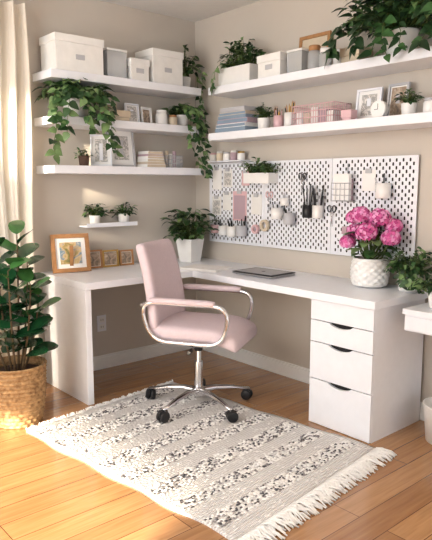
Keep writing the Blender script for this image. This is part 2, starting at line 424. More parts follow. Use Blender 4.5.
def vine(b,pts,L,W,ml,ms,seed=0,step=.028,heart=True,face=(0,-1,.4)):
    R=random.Random(seed)
    P=[Vector(p) for p in pts]
    Q=[]
    for i in range(len(P)-1):
        p0=P[max(i-1,0)];p1=P[i];p2=P[i+1];p3=P[min(i+2,len(P)-1)]
        n=max(3,int((p2-p1).length/step))
        for k in range(n):
            t=k/n
            Q.append(.5*((2*p1)+(-p0+p2)*t+(2*p0-5*p1+4*p2-p3)*t*t+(-p0+3*p1-3*p2+p3)*t**3)+Vector((R.uniform(-.004,.004),R.uniform(-.004,.004),0)))
    Q.append(P[-1])
    b.tube(Q,.0018,4,ms)
    face=Vector(face)
    for i,q in enumerate(Q):
        if i==0: continue
        for rep in range(R.choice((1,1,2))):
            sgn=1 if (i+rep)%2 else -1
            side=face.cross(Vector((0,0,1))).normalized()*sgn
            d=side*R.uniform(.3,1)+Vector((0,0,-R.uniform(.1,.8)))+face*R.uniform(0,.6)
            nr=face+Vector((R.uniform(-.5,.5),R.uniform(-.5,.5),R.uniform(0,.8)))
            k=R.uniform(.7,1.15)
            b.leaf(q,d,nr,L*k,W*k,R.choice(ml),.25,.2,heart)
def hang(b,c,out,drop,L,W,ml,ms,seed,reach=.1,lift=.05,face=None,sway=.03):
    R=random.Random(seed); o=Vector(out).normalized(); c=Vector(c)
    pts=[c,c+o*reach*.5+Vector((0,0,lift)),c+o*reach+Vector((0,0,lift*.2))]
    n=max(2,int(drop/.09)); 
    for i in range(1,n+1):
        pts.append(c+o*(reach+.015)+Vector((R.uniform(-sway,sway)*abs(o.y) ,R.uniform(-sway,sway)*abs(o.x),-drop*i/n)))
    vine(b,pts,L,W,ml,ms,seed,face=face or out)
PM=[M_ceramic,M_soil,M_leafA,M_leafB,M_stem,M_leafE]
# ---------------------------------------------------------------- left shelves, top
storage_box('lidded_storage_box',-1.27,-.245,-.935,-.03,ZA[0],.215)
clear_bin('clear_storage_bin',-.90,-.22,-.755,-.05,ZA[0],.17)
storage_box('lidded_storage_box',-.735,-.24,-.585,-.10,ZA[0],.14)
storage_box('lidded_storage_box',-.565,-.245,-.30,-.03,ZA[0],.225)
b=MB(); c=(-.205,-.13,ZA[0]); pot_mesh(b,c,.045,.085)
bush(b,(c[0],c[1],c[2]+.085),.085,.27,34,.055,.032,[2,3,5],4,seed=3)
hang(b,(c[0],c[1],c[2]+.09),(.25,-1,0),.24,.045,.03,[2,3,5],4,31,reach=.16)
hang(b,(c[0],c[1],c[2]+.09),(1,-.2,0),.40,.045,.03,[2,3,5],4,33,reach=.1)
b.clamp(); b.build('trailing_ivy',PM)
# ---------------------------------------------------------------- middle shelf
b=MB(); c=(-1.10,-.14,ZA[1]); pot_mesh(b,c,.07,.12)
bush(b,(c[0],c[1],c[2]+.11),.20,.15,85,.07,.054,[2,3,3,5],4,True,seed=5,bend=.5)
for i,(ox,oy,dr,rc) in enumerate(((-1,-.7,.36,.24),(-.7,-1,.22,.2),(-.2,-1,.14,.18),(.2,-1,.20,.17),(.6,-1,.28,.2),(1,-.8,.34,.24),(.35,-1,.12,.2),(-1,-.9,.16,.22))):
    hang(b,(c[0],c[1],c[2]+.12),(ox,oy,0),dr,.062,.048,[2,3,3,5],4,50+i,reach=rc,face=(ox*.3,-1,.3))
b.clamp(); b.build('potted_pothos',PM)
storage_box('small_keepsake_box',-.875,-.22,-.73,-.10,ZA[1],.07,[M_beige,M_grey],False)
picture_frame('photo_frame',(-.80,-.06,ZA[1]),.12,.14,0,.1,M_beige,M_picS,.01,.008)
picture_frame('photo_frame',(-.655,-.12,ZA[1]),.11,.135,0,.12,M_white,M_picI,.01,.01)
picture_frame('photo_frame',(-.53,-.11,ZA[1]),.09,.12,0.1,.12,M_paper,M_picS,.008,.008)
def jar(name,c,r,h,m,lid):
    b=MB(); z=.0005
    b.lathe((c[0],c[1],c[2]+z),[(.001,0),(r*.9,0),(r,h*.08),(r,h*.7),(r*.85,h*.8),(r*.8,h*.82)],22,0,True)
    b.lathe((c[0],c[1],c[2]+z),[(.001,h*.8),(r*.86,h*.8),(r*.86,h*.97),(r*.8,h),(.001,h)],22,1,True)
    b.build(name,[m,lid])
jar('white_jar',(-.43,-.15,ZA[1]),.042,.105,M_ceramic,M_ceramic)
jar('candle_jar',(-.345,-.17,ZA[1]),.032,.075,M_beige,M_wood)
b=MB(); c=(-.235,-.13,ZA[1]); pot_mesh(b,c,.05,.085)
bush(b,(c[0],c[1],c[2]+.08),.10,.10,34,.055,.042,[2,3,5],4,True,seed=8,bend=.5)
for i,(ox,oy,dr,rc) in enumerate(((-.3,-1,.24,.17),(.2,-1,.4,.17),(.7,-.9,.44,.17),(1,-.3,.36,.12),(0,-1,.16,.17))):
    hang(b,(c[0],c[1],c[2]+.085),(ox,oy,0),dr,.05,.038,[2,3,5],4,80+i,reach=rc,face=(0,-1,.3))
b.clamp(); b.build('potted_pothos',PM)
# ---------------------------------------------------------------- bottom shelf
z=ZA[2]
b=MB(); c=(-1.05,-.15,z); pot_mesh(b,c,.035,.065); bush(b,(c[0],c[1],c[2]+.05),.045,.08,16,.035,.02,[2,3],4,seed=11)
b.build('small_potted_plant',[M_terra,M_soil,M_leafA,M_leafB,M_stem])
picture_frame('picture_frame',(-.91,-.13,z),.14,.215,-.5,.25,M_white,M_picI,.01,.02)
picture_frame('picture_frame',(-.73,-.10,z),.22,.26,.05,.13,M_grey,M_picI,.014,.035)
b=MB(); zz=z+.0005
for i,(hh,mi) in enumerate(((.022,0),(.016,1),(.02,2),(.018,0),(.014,3),(.02,2))):
    b.box(-.60+.004*i,-.21+.003*i,zz,-.44-.003*i,-.07,zz+hh,mi); b.box(-.597+.004*i,-.212+.003*i,zz+.003,-.443-.003*i,-.209+.003*i,zz+hh-.003,4); zz+=hh+.0003
b.build('book_stack',[M_paper,M_sand,M_white2,M_mauve,M_beige],bevel=.001)
def wire_basket(name,x0,x1,y0,y1,z,h,m,items=None,nx=9,ny=17):
    b=MB(); zz=z+.0005
    b.box(x0,y0,zz,x1,y1,zz+.004)
    for k in range(4):
        q=zz+.004+k*h/3.2
        b.tube([(x0,y0,q),(x1,y0,q),(x1,y1,q),(x0,y1,q)],.003,6,0,closed=True)
    for i in range(ny+1):
        y=y0+(y1-y0)*i/ny
        for x in (x0,x1): b.cyl((x,y,zz),(x,y,zz+h),.0022,seg=6)
    for i in range(nx+1):
        x=x0+(x1-x0)*i/nx
        for y in (y0,y1): b.cyl((x,y,zz),(x,y,zz+h),.0022,seg=6)
    b.build(name,[m])
wire_basket('wire_basket',-.42,-.29,-.21,-.08,z,.085,M_grey,nx=9,ny=8)
b=MB(); 
for i in range(3): b.cyl((-.39+.035*i,-.15,z+.006),(-.39+.035*i,-.15,z+.12-.02*(i%2)),.014,mi=i)
b.build('craft_paint_bottles',[M_beige,M_white2,M_mauve])
# ---------------------------------------------------------------- small wall ledge + pots
b=MB(); b.box(-1.02,-.11,1.022,-.62,-.001,1.034); b.box(-1.02,-.11,1.034,-.62,-.105,1.05); b.build('wall_ledge',[M_white],bevel=.001)
for i,(x,s) in enumerate(((-.93,1.1),(-.70,1.2))):
    b=MB(); c=(x,-.055,1.034); pot_mesh(b,c,.034*s,.06*s); bush(b,(c[0],c[1],c[2]+.05),.065*s,.11,38,.042,.024,[2,3,5],4,seed=20+i)
    b.clamp(); b.build('small_potted_plant',PM)
# ---------------------------------------------------------------- desk items left
picture_frame('framed_landscape_picture',(-1.155,-.14,DZ),.25,.25,-.22,.2,M_wood,M_picL,.026,.028)
for i,x in enumerate((-.955,-.825,-.695)):
    picture_frame('small_photo_frame',(x,-.07,DZ),.125 if i<2 else .11,.125-.008*i,-.05,.1,M_wood if i!=1 else M_gold,M_picS,.012,.004)
b=MB(); c=Vector((-.22,-.2,DZ+.0005)); T=RT(c,.2)
vs=[(-.055,-.055,0),(.055,-.055,0),(.055,.055,0),(-.055,.055,0),(-.075,-.075,.17),(.075,-.075,.17),(.075,.075,.17),(-.075,.075,.17),
    (-.066,-.066,.17),(.066,-.066,.17),(.066,.066,.17),(-.066,.066,.17),(-.064,-.064,.15),(.064,-.064,.15),(.064,.064,.15),(-.064,.064,.15)]
b.add(vs,[(0,3,2,1),(0,1,5,4),(1,2,6,5),(2,3,7,6),(3,0,4,7),(4,5,9,8),(5,6,10,9),(6,7,11,10),(7,4,8,11),(8,9,13,12),(9,10,14,13),(10,11,15,14),(11,8,12,15)],0,False,T)
b.add(vs[12:16],[(0,1,2,3)],1,False,T)
bush(b,(c.x,c.y,c.z+.15),.165,.27,80,.075,.045,[2,3,5,5],4,seed=41,bend=.45)
b.clamp(); b.build('potted_houseplant',PM)
b=MB(); T=RT((-.285,-1.03,DZ+.0005),.06)
b.cushion((.235,.33,.011),.0052,0,T@Matrix.Translation((0,0,.0085)))
b.cushion((.235,.33,.006),.0028,1,T@Matrix.Translation((0,0,.0175)))
b.box(-.10,-.145,.0204,.10,.145,.0209,2,T); b.ell((0,0,.0211),(.014,.014,.0006),1,M=T)
for x in (-.1,.1):
    for y in (-.14,.14): b.cyl((x,y,0),(x,y,.004),.006,mi=2,M=T)
b.build('closed_laptop',[M_alu,M_black,M_alu])
b=MB(); T=RT((-.40,-.60,DZ+.0005),.3); b.box(-.11,-.15,0,.11,.15,.006,0,T); b.box(-.105,-.145,.006,.105,.145,.014,1,T); b.build('white_notebook',[M_white2,M_paper],bevel=.001)
# ---------------------------------------------------------------- hydrangea
b=MB(); c=Vector((-.15,-1.73,DZ)); 
def hob(a,z,j): return 1+.04*(math.sin(a*14)*math.sin(z*170))
prof=[(.001,0),(.072,0),(.082,.006)]+[(.086+.02*math.sin(PI*(.15+.7*i/30)),.01+.145*i/30) for i in range(31)]+[(.098,.163),(.09,.163),(.086,.14)]
b.lathe(c+Vector((0,0,.0005)),prof,96,0,True,rf=lambda a,z,j:(hob(a,z,j) if 3<j<33 else 1))
b.lathe(c+Vector((0,0,.0005)),[(.087,.145),(.001,.15)],30,1)
R=random.Random(9)
heads=[(-.02,.085,.30,.056),(-.075,-.02,.31,.060),(.0,-.05,.385,.062),(.045,.03,.36,.056),(-.05,.04,.40,.054),(.0,-.125,.28,.052),(-.09,.09,.25,.043),(.06,-.1,.34,.048),(0,.12,.38,.043)]
for (dx,dy,dz,r) in heads:
    hc=c+Vector((dx,dy,dz)); b.tube([c+Vector((dx*.2,dy*.2,.14)),c+Vector((dx*.6,dy*.6,dz*.6)),hc],.004,6,4)
    b.ell(hc,(r*.75,r*.75,r*.6),6)
    n=95; g=PI*(3-5**.5)
    for i in range(n):
        zc=1-2*(i+.5)/n
        if zc<-.7: continue
        a=g*i; q=math.sqrt(1-zc*zc); d=Vector((q*math.cos(a),q*math.sin(a),zc)); p=hc+Vector((d.x*r,d.y*r,d.z*r*.85))*R.uniform(.9,1.04)
        u=d.orthogonal().normalized(); u=Matrix.Rotation(R.uniform(0,PI),3,d)@u; v=d.cross(u); mi=R.choice((5,5,6,7,7))
        for k in range(4):
            an=k*PI/2; dd=u*math.cos(an)+v*math.sin(an); b.leaf(p,dd+d*.25,d,.0145,.0135,mi,.1,.1,True)
for i in range(40):
    a=R.uniform(0,2*PI); p=c+Vector((.06*math.cos(a),.06*math.sin(a),.17+R.uniform(0,.14)))
    b.tube([c+Vector((0,0,.14)),p],.0025,4,4); b.leaf(p,(math.cos(a),math.sin(a),R.uniform(-.1,.6)),(0,0,1),R.uniform(.07,.10),.06,R.choice((2,3)),.45)
b.clamp(-.026); b.build('potted_hydrangea',[M_ceramic,M_soil,M_leafA,M_leafB,M_stem,M_fl1,M_fl2,M_fl3])
b=MB(); c=(-.115,-1.955,DZ); pot_mesh(b,c,.063,.095)
bush(b,(c[0],c[1],c[2]+.085),.125,.16,95,.042,.028,[2,3,5],4,True,seed=61,bend=.5)
for i,(ox,oy,dr) in enumerate(((-1,-.3,.04),(-1,.0,.02),(-.4,-1,.08),(0,-1,.05),(-.8,-.8,.05))):
    hang(b,(c[0],c[1],c[2]+.09),(ox,oy,0),dr,.04,.028,[2,3,5],4,90+i,reach=.09)
for v in b.v:
    if v.z<DZ+.002 and not (v.x<-.525): v.z=max(v.z,DZ+.002)
b.clamp(-.026); b.build('potted_trailing_plant',PM)
# ---------------------------------------------------------------- right upper shelf
z=ZB[0]
b=MB()
b.box(-.22,-.82,z+.0005,-.07,-.52,z+.012); 
for (x0,y0,x1,y1) in ((-.22,-.82,-.21,-.52),(-.08,-.82,-.07,-.52),(-.21,-.82,-.08,-.81),(-.21,-.53,-.08,-.52)): b.box(x0,y0,z+.012,x1,y1,z+.115)
b.box(-.21,-.81,z+.09,-.08,-.53,z+.1,1)
for k,yy in enumerate((-.575,-.63,-.69,-.74,-.77)): bush(b,(-.145,yy,z+.1),.075,.19 if k!=2 else .25,22,.055,.024,[2,3,5],4,seed=100+k)
hang(b,(-.17,-.57,z+.1),(-1,.2,0),.12,.045,.03,[2,3],4,112,reach=.1)
b.clamp(); b.build('planter_box',PM,bevel=0)
storage_box('lidded_storage_box',-.235,-1.10,-.06,-.90,z,.14,face='x')
picture_frame('wooden_frame',(-.045,-1.20,z),.24,.25,-PI/2,.08,M_wood,M_beige,.02,.0)
clear_bin('clear_storage_bin',-.20,-1.24,-.09,-1.125,z,.13,M_beige)
jar('glass_jar',(-.15,-1.295,z),.04,.15,M_glass,M_wood)
jar('glass_jar',(-.16,-1.385,z),.038,.12,M_glass,M_ceramic)
jar('white_jar',(-.14,-1.47,z),.036,.10,M_ceramic,M_ceramic)
storage_box('small_keepsake_box',-.22,-1.66,-.09,-1.53,z,.085,[M_beige,M_grey],False)
b=MB(); c=(-.135,-1.86,z); pot_mesh(b,c,.085,.13)
bush(b,(c[0],c[1],c[2]+.12),.22,.32,210,.075,.048,[2,5,5,5,3],4,True,seed=71,bend=.5,sy=1.5)
for i,(ox,oy,dr,rc) in enumerate(((-.5,1,.0,.34),(-1,.6,.02,.22),(-1,.2,.05,.16),(-1,-.5,.05,.17),(-.7,-1,.04,.26),(-.6,-1,.03,.34),(-.4,1,.02,.36),(-1,-.1,.08,.18))):
    hang(b,(c[0],c[1],c[2]+.14),(ox,oy,0),dr+.08,.068,.044,[2,5,5],4,120+i,reach=rc,lift=.09,face=(-1,oy*.3,.3))
b.clamp(); b.build('large_trailing_houseplant',PM)
# ---------------------------------------------------------------- right lower shelf
z=ZB[1]
b=MB(); zz=z+.0005
for i,(hh,mi,l) in enumerate(((.03,0,.30),(.026,1,.29),(.03,2,.30),(.024,0,.27),(.022,3,.26),(.03,4,.24))):
    y1=-.49-.006*i; y0=y1-l; b.box(-.225+.004*i,y0,zz,-.05,y1,zz+hh,mi); b.box(-.227+.004*i,y0+.003,zz+.004,-.224+.004*i,y1-.003,zz+hh-.004,5 if mi!=4 else 4); zz+=hh+.0003
b.build('book_stack',[M_blue,M_paper,M_mauve,M_sand,M_grey,M_blue],bevel=.001)
b=MB(); c=(-.15,-.885,z); pot_mesh(b,c,.042,.075); bush(b,(c[0],c[1],c[2]+.065),.055,.11,50,.035,.018,[2,3,5],4,seed=130)
b.build('small_potted_plant',PM)
def pencil_cup(name,c,r,h,m,n,seed,tall=.08):
    R=random.Random(seed); b=MB(); zz=.0005
    b.lathe((c[0],c[1],c[2]+zz),[(.001,0),(r,0),(r,h),(r*.9,h),(r*.9,.006),(.001,.006)],20,0,True)
    for i in range(n):
        a=R.uniform(0,2*PI); p0=Vector((c[0]+r*.4*math.cos(a),c[1]+r*.4*math.sin(a),c[2]+.008)); p1=Vector((c[0]+r*.95*math.cos(a+.3),c[1]+r*.95*math.sin(a+.3),c[2]+h+R.uniform(.4,1)*tall))
        mi=R.choice((1,2,3,4)); q=p0.lerp(p1,.9); b.cyl(p0,q,.0035,mi=mi,seg=7); b.cyl(q,p1,.0035,.0008,mi=4,seg=7)
    b.build(name,[m,M_black,M_pinkpl,M_gold,M_wood])
pencil_cup('pencil_cup',(-.15,-1.015,z),.032,.08,M_pinkpl,8,1,.07)
pencil_cup('pencil_cup',(-.15,-1.11,z),.036,.09,M_ceramic,9,2,.08)
wire_basket('pink_wire_basket',-.22,-.06,-1.50,-1.19,z,.115,M_pinkpl)
b=MB(); zz=z+.0005
for i in range(5): 
    yy=-1.485+.058*i; b.box(-.20,yy,zz+.0045,-.08,yy+.05,zz+.07+.014*(i%3),i%4)
b.build('craft_supplies',[M_paper,M_mauve,M_white2,M_sand],bevel=.002)
picture_frame('photo_frame',(-.09,-1.64,z),.16,.18,-PI/2+.05,.12,M_white,M_picI,.012,.02)
storage_box('small_keepsake_box',-.22,-1.62,-.16,-1.55,z,.06,[M_pinkpl,M_grey],False)
picture_frame('photo_frame',(-.07,-1.81,z),.13,.19,-PI/2-.05,.12,M_grey,M_picS,.012,.008)
b=MB(); T=Matrix.Translation((-.17,-1.765,z+.001))
b.cyl((.02,0,.048),(-.012,0,.048),.046,mi=0,M=T,seg=32); b.cyl((-.012,0,.048),(-.0135,0,.048),.040,mi=1,M=T,seg=32)
b.box(-.0145,-.0012,.048,-.0136,.0012,.078,2,T); b.box(-.0145,0,.0468,-.0136,.022,.0492,2,T)
for sy in (-.025,.025): b.box(-.01,sy-.005,0,.018,sy+.005,.012,0,T)
b.build('table_clock',[M_ceramic,M_paper,M_black])
b=MB(); c=(-.15,-1.93,z); pot_mesh(b,c,.04,.065); bush(b,(c[0],c[1],c[2]+.05),.055,.10,34,.035,.018,[2,3,5],4,seed=140); b.build('small_potted_plant',PM)
jar('white_jar',(-.15,-2.05,z),.035,.08,M_ceramic,M_grey)
# ---------------------------------------------------------------- pegboard extras
b=MB(); b.box(-.10,-.62,1.467,-.001,-.24,1.477); b.build('wall_ledge',[M_white],bevel=.001)
for i in range(5):
    jar('paint_jar',(-.055,-.275-.075*i,1.477),.028,.06+.008*(i%2),(M_white2,M_beige,M_paper,M_mauve,M_ceramic)[i],(M_pinkpl,M_white2,M_grey,M_white2,M_gold)[i])
b=MB()
x0,x1,y0,y1,z0,z1=-.115,-.023,-.90,-.66,1.315,1.385
b.box(x0,y0,z0,x1,y1,z0+.006)
for q in ((x0,y0,x0+.005,y1),(x1-.005,y0,x1,y1),(x0+.005,y0,x1-.005,y0+.005),(x0+.005,y1-.005,x1-.005,y1)): b.box(q[0],q[1],z0+.006,q[2],q[3],z1)
b.box(x0+.005,y0+.005,z0+.045,x1-.005,y1-.005,z0+.055,1)
for k in range(4): bush(b,(-.075,-.70-.055*k,z1-.015),.055,.12,20,.045,.024,[2,3],4,seed=150+k)
b.clamp(-.0235); b.build('pegboard_planter',PM)
def card(name,y0,y1,z0,z1,m,clip=True,x=-.0235,m2=None):
    b=MB(); b.box(x-.003,y0,z0,x,y1,z1)
    if clip: b.box(x-.012,(y0+y1)/2-.02,z1-.018,x-.003,(y0+y1)/2+.02,z1+.008,1)
    if m2: b.box(x-.0045,y0+.012,z0+.012,x-.0032,y1-.012,z1-.03,2)
    b.build(name,[m,M_grey,m2 or M_paper],bevel=.0008)
card('pinned_note_card',-.335,-.235,1.27,1.43,M_paper); card('pinned_note_card',-.45,-.355,1.29,1.42,M_white2,m2=M_picI)
card('pink_clipboard',-.60,-.46,1.05,1.26,M_pinkpl,m2=M_mauve); card('pinned_note_card',-.33,-.23,1.08,1.22,M_white2,m2=M_picI)
card('pinned_note_card',-.44,-.35,1.12,1.25,M_white2); card('pinned_note_card',-.75,-.65,1.10,1.24,M_white2)
card('pinned_note_card',-1.66,-1.57,1.27,1.39,M_paper); card('pinned_note_card',-.63,-.55,1.30,1.40,M_pinkpl)
def peg_cup(name,y,z0,r,h,m,pens=0,seed=0,tall=.1):
    R=random.Random(seed); b=MB(); cx=-.024-r
    b.lathe((cx,y,z0),[(.001,0),(r*.9,0),(r,.004),(r,h),(r*.9,h),(r*.88,.006),(.001,.006)],20,0,True)
    for i in range(pens):
        a=R.uniform(0,2*PI); p0=Vector((cx+r*.3*math.cos(a),y+r*.3*math.sin(a),z0+.008)); p1=Vector((cx+r*.7*math.cos(a),y+r*1.2*math.sin(a),z0+h+R.uniform(.4,1)*tall))
        b.cyl(p0,p1,.005,.004,mi=R.choice((1,1,2)),seg=7)
    b.clamp(-.0235); b.build(name,[m,M_black,M_grey])
peg_cup('pegboard_cup',-.49,.935,.038,.075,M_ceramic,5,1,.06); peg_cup('pegboard_cup',-.59,.945,.038,.075,M_grey,4,2,.07); peg_cup('pegboard_cup',-.39,.94,.035,.07,M_ceramic,3,12,.06)
peg_cup('pegboard_cup',-.29,.95,.03,.06,M_pinkpl,2,15,.05)
peg_cup('pegboard_cup',-.93,1.08,.038,.075,M_ceramic,4,3,.05); peg_cup('pegboard_cup',-1.04,1.05,.038,.075,M_grey,3,4,.05); peg_cup('pegboard_cup',-.99,1.17,.03,.05,M_ceramic,2,14,.04)
peg_cup('marker_holder',-1.19,1.10,.034,.08,M_black,7,5,.14); peg_cup('marker_holder',-1.27,1.10,.034,.08,M_ceramic,8,6,.14)
def scissors(y,z,s=1,m=M_pinkpl):
    b=MB(); T=Matrix.Translation((-.034,y,z))@Matrix.Scale(s,4)
    for sg in (-1,1):
        b.tube([(0,sg*(.018+.013*math.cos(2*PI*i/14)),.02*math.sin(2*PI*i/14)) for i in range(14)],.0035,6,0,T,closed=True)
        b.add([(0,sg*.012,-.015),(0,sg*.004,-.02),(0,-sg*.012,-.11),(-.002,-sg*.0,-.06)],[(0,1,2),(0,2,3)],1,False,T)
        b.tube([(0,sg*.012,-.016),(0,0,-.05),(0,-sg*.006,-.11)],[.004,.004,.001],6,1,T)
    b.cyl((.0105,0,.015),(-.01,0,.015),.002,mi=1,M=T); b.cyl((0,0,-.045),(-.006,0,-.045),.004,mi=1,M=T,)
    b.build('scissors',[m,M_chrome])
scissors(-.83,1.24); scissors(-1.36,1.16,1,M_black); scissors(-1.12,1.36,1,M_black)
def tape_roll(y,z,r,m):
    b=MB(); T=Matrix.Translation((-.045,y,z))@Matrix.Rotation(PI/2,4,'Y')
    b.lathe((0,0,-.01),[(r*.55,0),(r,0),(r,.02),(r*.55,.02),(r*.55,0)],28,0,False,T); b.cyl((-r*.5,0,.022),(-r*.5,0,-.02),.003,mi=1,M=T)
    b.build('tape_roll',[m,M_grey])
tape_roll(-.80,1.03,.04,M_beige); tape_roll(-.71,1.0,.032,M_pinkpl)
def tray(name,y0,y1,z0,h,d,m,content):
    b=MB(); x0=-.0235-d; x1=-.0235
    b.box(x0,y0,z0,x1,y1,z0+.004)
    for q in ((x0,y0,x0+.004,y1,h*.6),(x1-.004,y0,x1,y1,h),(x0+.004,y0,x1-.004,y0+.004,h*.6),(x0+.004,y1-.004,x1-.004,y1,h*.6)): b.box(q[0],q[1],z0+.004,q[2],q[3],z0+q[4])
    n=len(content)
    for i,(hh,mi) in enumerate(content):
        ya=y0+.008+(y1-y0-.016)*i/n; yb=y0+.008+(y1-y0-.016)*(i+.85)/n
        b.box(x0+.012,ya,z0+.0045,x1-.01,yb,z0+hh,mi)
    b.build(name,[m,M_paper,M_mauve,M_beige,M_pinkpl],bevel=.0008)
tray('pegboard_tray',-1.62,-1.46,.98,.06,.07,M_white,((.07,3),(.055,1),(.08,2)))
b=MB()
for k in range(4):
    q=1.21+.035*k; b.tube([(-.095,-1.53,q),(-.026,-1.53,q),(-.026,-1.40,q),(-.095,-1.40,q)],.0022,6,0,closed=True)
for y in (-1.53,-1.4975,-1.465,-1.4325,-1.40):
    b.cyl((-.095,y,1.21),(-.095,y,1.315),.002,seg=6); b.cyl((-.095,y,1.21),(-.026,y,1.21),.002,seg=6)
b.box(-.085,-1.52,1.214,-.06,-1.41,1.37,1); b.box(-.058,-1.51,1.214,-.03,-1.42,1.34,2); b.cyl((-.026,-1.465,1.31),(-.026,-1.465,1.43),.003,mi=0)
b.build('wire_pegboard_basket',[M_grey,M_paper,M_mauve])
peg_cup('pegboard_cup',-1.74,1.23,.042,.085,M_ceramic,3,7,.06)
# ---------------------------------------------------------------- wall-mounted side shelf at right + bin
b=MB(); b.box(-.38,-2.62,.672,-.001,-2.085,.70); b.box(-.372,-2.61,.590,-.001,-2.095,.6715); b.box(-.378,-2.605,.596,-.3725,-2.10,.666)
b.cyl((-.379,-2.35,.631),(-.395,-2.35,.631),.009,seg=16)
b.build('wall_side_shelf',[M_white],bevel=.002)
b=MB(); b.lathe((-.17,-2.24,.001),[(.001,0),(.10,0),(.118,.19),(.121,.195),(.113,.195),(.10,.01)],28,0,True); b.build('waste_bin',[M_white2])
b=MB(); c=(-.24,-2.20,.70); pot_mesh(b,c,.055,.085); bush(b,(c[0],c[1],c[2]+.075),.10,.14,60,.042,.028,[2,3,5],4,True,seed=66,bend=.5); b.clamp(); b.build('small_potted_plant',PM)
# ---------------------------------------------------------------- chair
CX,CY=-.825,-1.035; RZ=.0115; FH=math.radians(49); HD=math.radians(-60)
ch=empty('office_chair',(CX,CY,RZ)); T0=Matrix.Translation((CX,CY,RZ)); TC=T0@Matrix.Rotation(HD,4,'Z')
b=MB()
b.lathe((0,0,.06),[(.001,0),(.03,0),(.034,.01),(.036,.04),(.03,.055),(.022,.058)],24,0,True,T0)
bw=MB()
for k in range(5):
    A=T0@Matrix.Rotation(FH+k*2*PI/5,4,'Z')
    st=[(.02,.095,.024,.017),(.1,.102,.021,.015),(.2,.092,.018,.012),(.27,.076,.015,.010),(.32,.07,.013,.009)]
    vs=[];fs=[];S=8
    for (x,z,hw,hh) in st:
        for q in range(S):
            a=2*PI*q/S+PI/8; vs.append((x,hw*math.cos(a),z+hh*math.sin(a)))
    for i in range(len(st)-1):
        for q in range(S): fs.append((i*S+q,i*S+(q+1)%S,(i+1)*S+(q+1)%S,(i+1)*S+q))
    fs.append(tuple((len(st)-1)*S+q for q in range(S))); b.add(vs,fs,0,True,A)
    W=A@Matrix.Translation((.312,0,0))@Matrix.Rotation(k*1.3+.4,4,'Z')
    bw.cyl((0,0,.05),(0,0,.072),.007,mi=1,M=W)
    for sy in (-1,1):
        bw.lathe((0,0,0),[(.001,0),(.025,0),(.031,.004),(.031,.017),(.025,.020),(.001,.020)],20,0,True,W@Matrix.Translation((-.008,.006 if sy>0 else -.026,.0315))@Matrix.Rotation(-PI/2,4,'X'))
    bw.cushion((.058,.012,.034),.0055,0,W@Matrix.Translation((-.004,0,.046)),n=4)
b.build('star_base',[M_chrome],parent=ch); bw.build('castors',[M_black,M_chrome],parent=ch)
b=MB(); b.cyl((0,0,.11),(0,0,.27),.026,.025,mi=0,M=T0,seg=20); b.cyl((0,0,.27),(0,0,.41),.015,mi=0,M=T0,seg=16); b.cyl((0,0,.335),(0,0,.385),.024,.036,mi=1,M=T0,seg=20)
b.cushion((.26,.16,.045),.012,1,TC@Matrix.Translation((-.02,0,.403)),n=4)
b.cyl((.02,-.08,.40),(.04,-.24,.395),.006,mi=0,M=TC); b.cyl((.04,-.22,.395),(.045,-.27,.395),.011,mi=1,M=TC)
b.build('gas_lift',[M_chrome,M_black],parent=ch)
b=MB()
def sd(p):
    z=p.z+.010*(1-(p.y/.24)**2)*(1 if p.z>0 else 0); fx=max(0,p.x-.08); z-=1.5*fx*fx; z+=.6*max(0,-p.x-.14)**2
    return Vector((p.x,p.y,z))
b.cushion((.52,.45,.08),.034,0,TC@Matrix.Translation((.04,0,.474)),sd,n=14)
b.build('seat',[M_pink],parent=ch)
b=MB()
def bd(p):
    x=p.x+ .5*(p.y**2) ; x+= -.10*((p.z+.05)/.25)**2*.2
    return Vector((x,p.y*(1-.07*(p.z/.25)),p.z))
TB=TC@Matrix.Translation((-.235,0,.728))@Matrix.Rotation(math.radians(-9),4,'Y')
b.cushion((.065,.43,.49),.030,0,TB,bd,n=14)
b.build('backrest',[M_pink],parent=ch)
b=MB()
b.tube([TC@Vector(p) for p in ((-.06,0,.40),(-.2,0,.40),(-.252,0,.43),(-.28,0,.52),(-.29,0,.62))],.02,8,0,rz=.012)
ba=MB()
def rr_path(pts,rad,n=6):
    out=[];P=[Vector(p) for p in pts];N=len(P)
    for i in range(N):
        a=P[i-1];c=P[(i+1)%N];p=P[i]; d0=(a-p);d1=(c-p); r=min(rad,d0.length*.45,d1.length*.45); s=p+d0.normalized()*r; e_=p+d1.normalized()*r
        for k in range(n+1):
            t=k/n; out.append(s*(1-t)**2+p*2*t*(1-t)+e_*t*t)
    return out
for sy in (-1,1):
    y=sy*.245
    path=rr_path([(-.26,y,.655),(-.19,y,.437),(.23,y,.437),(.27,y,.655)],.11)
    b.tube([TC@p for p in path],.012,8,0,closed=True)
    b.cyl(TC@Vector((-.12,sy*.15,.42)),TC@Vector((-.12,y,.437)),.01); b.cyl(TC@Vector((.1,sy*.15,.42)),TC@Vector((.1,y,.437)),.01)
    b.cyl(TC@Vector((-.252,sy*.19,.635)),TC@Vector((-.245,y,.635)),.009)
    ba.cushion((.38,.05,.03),.014,0,TC@Matrix.Translation((-.005,y,.667)),n=6)
b.build('chrome_arm_frame',[M_chrome],parent=ch); ba.build('armrest_pads',[M_pink],parent=ch)
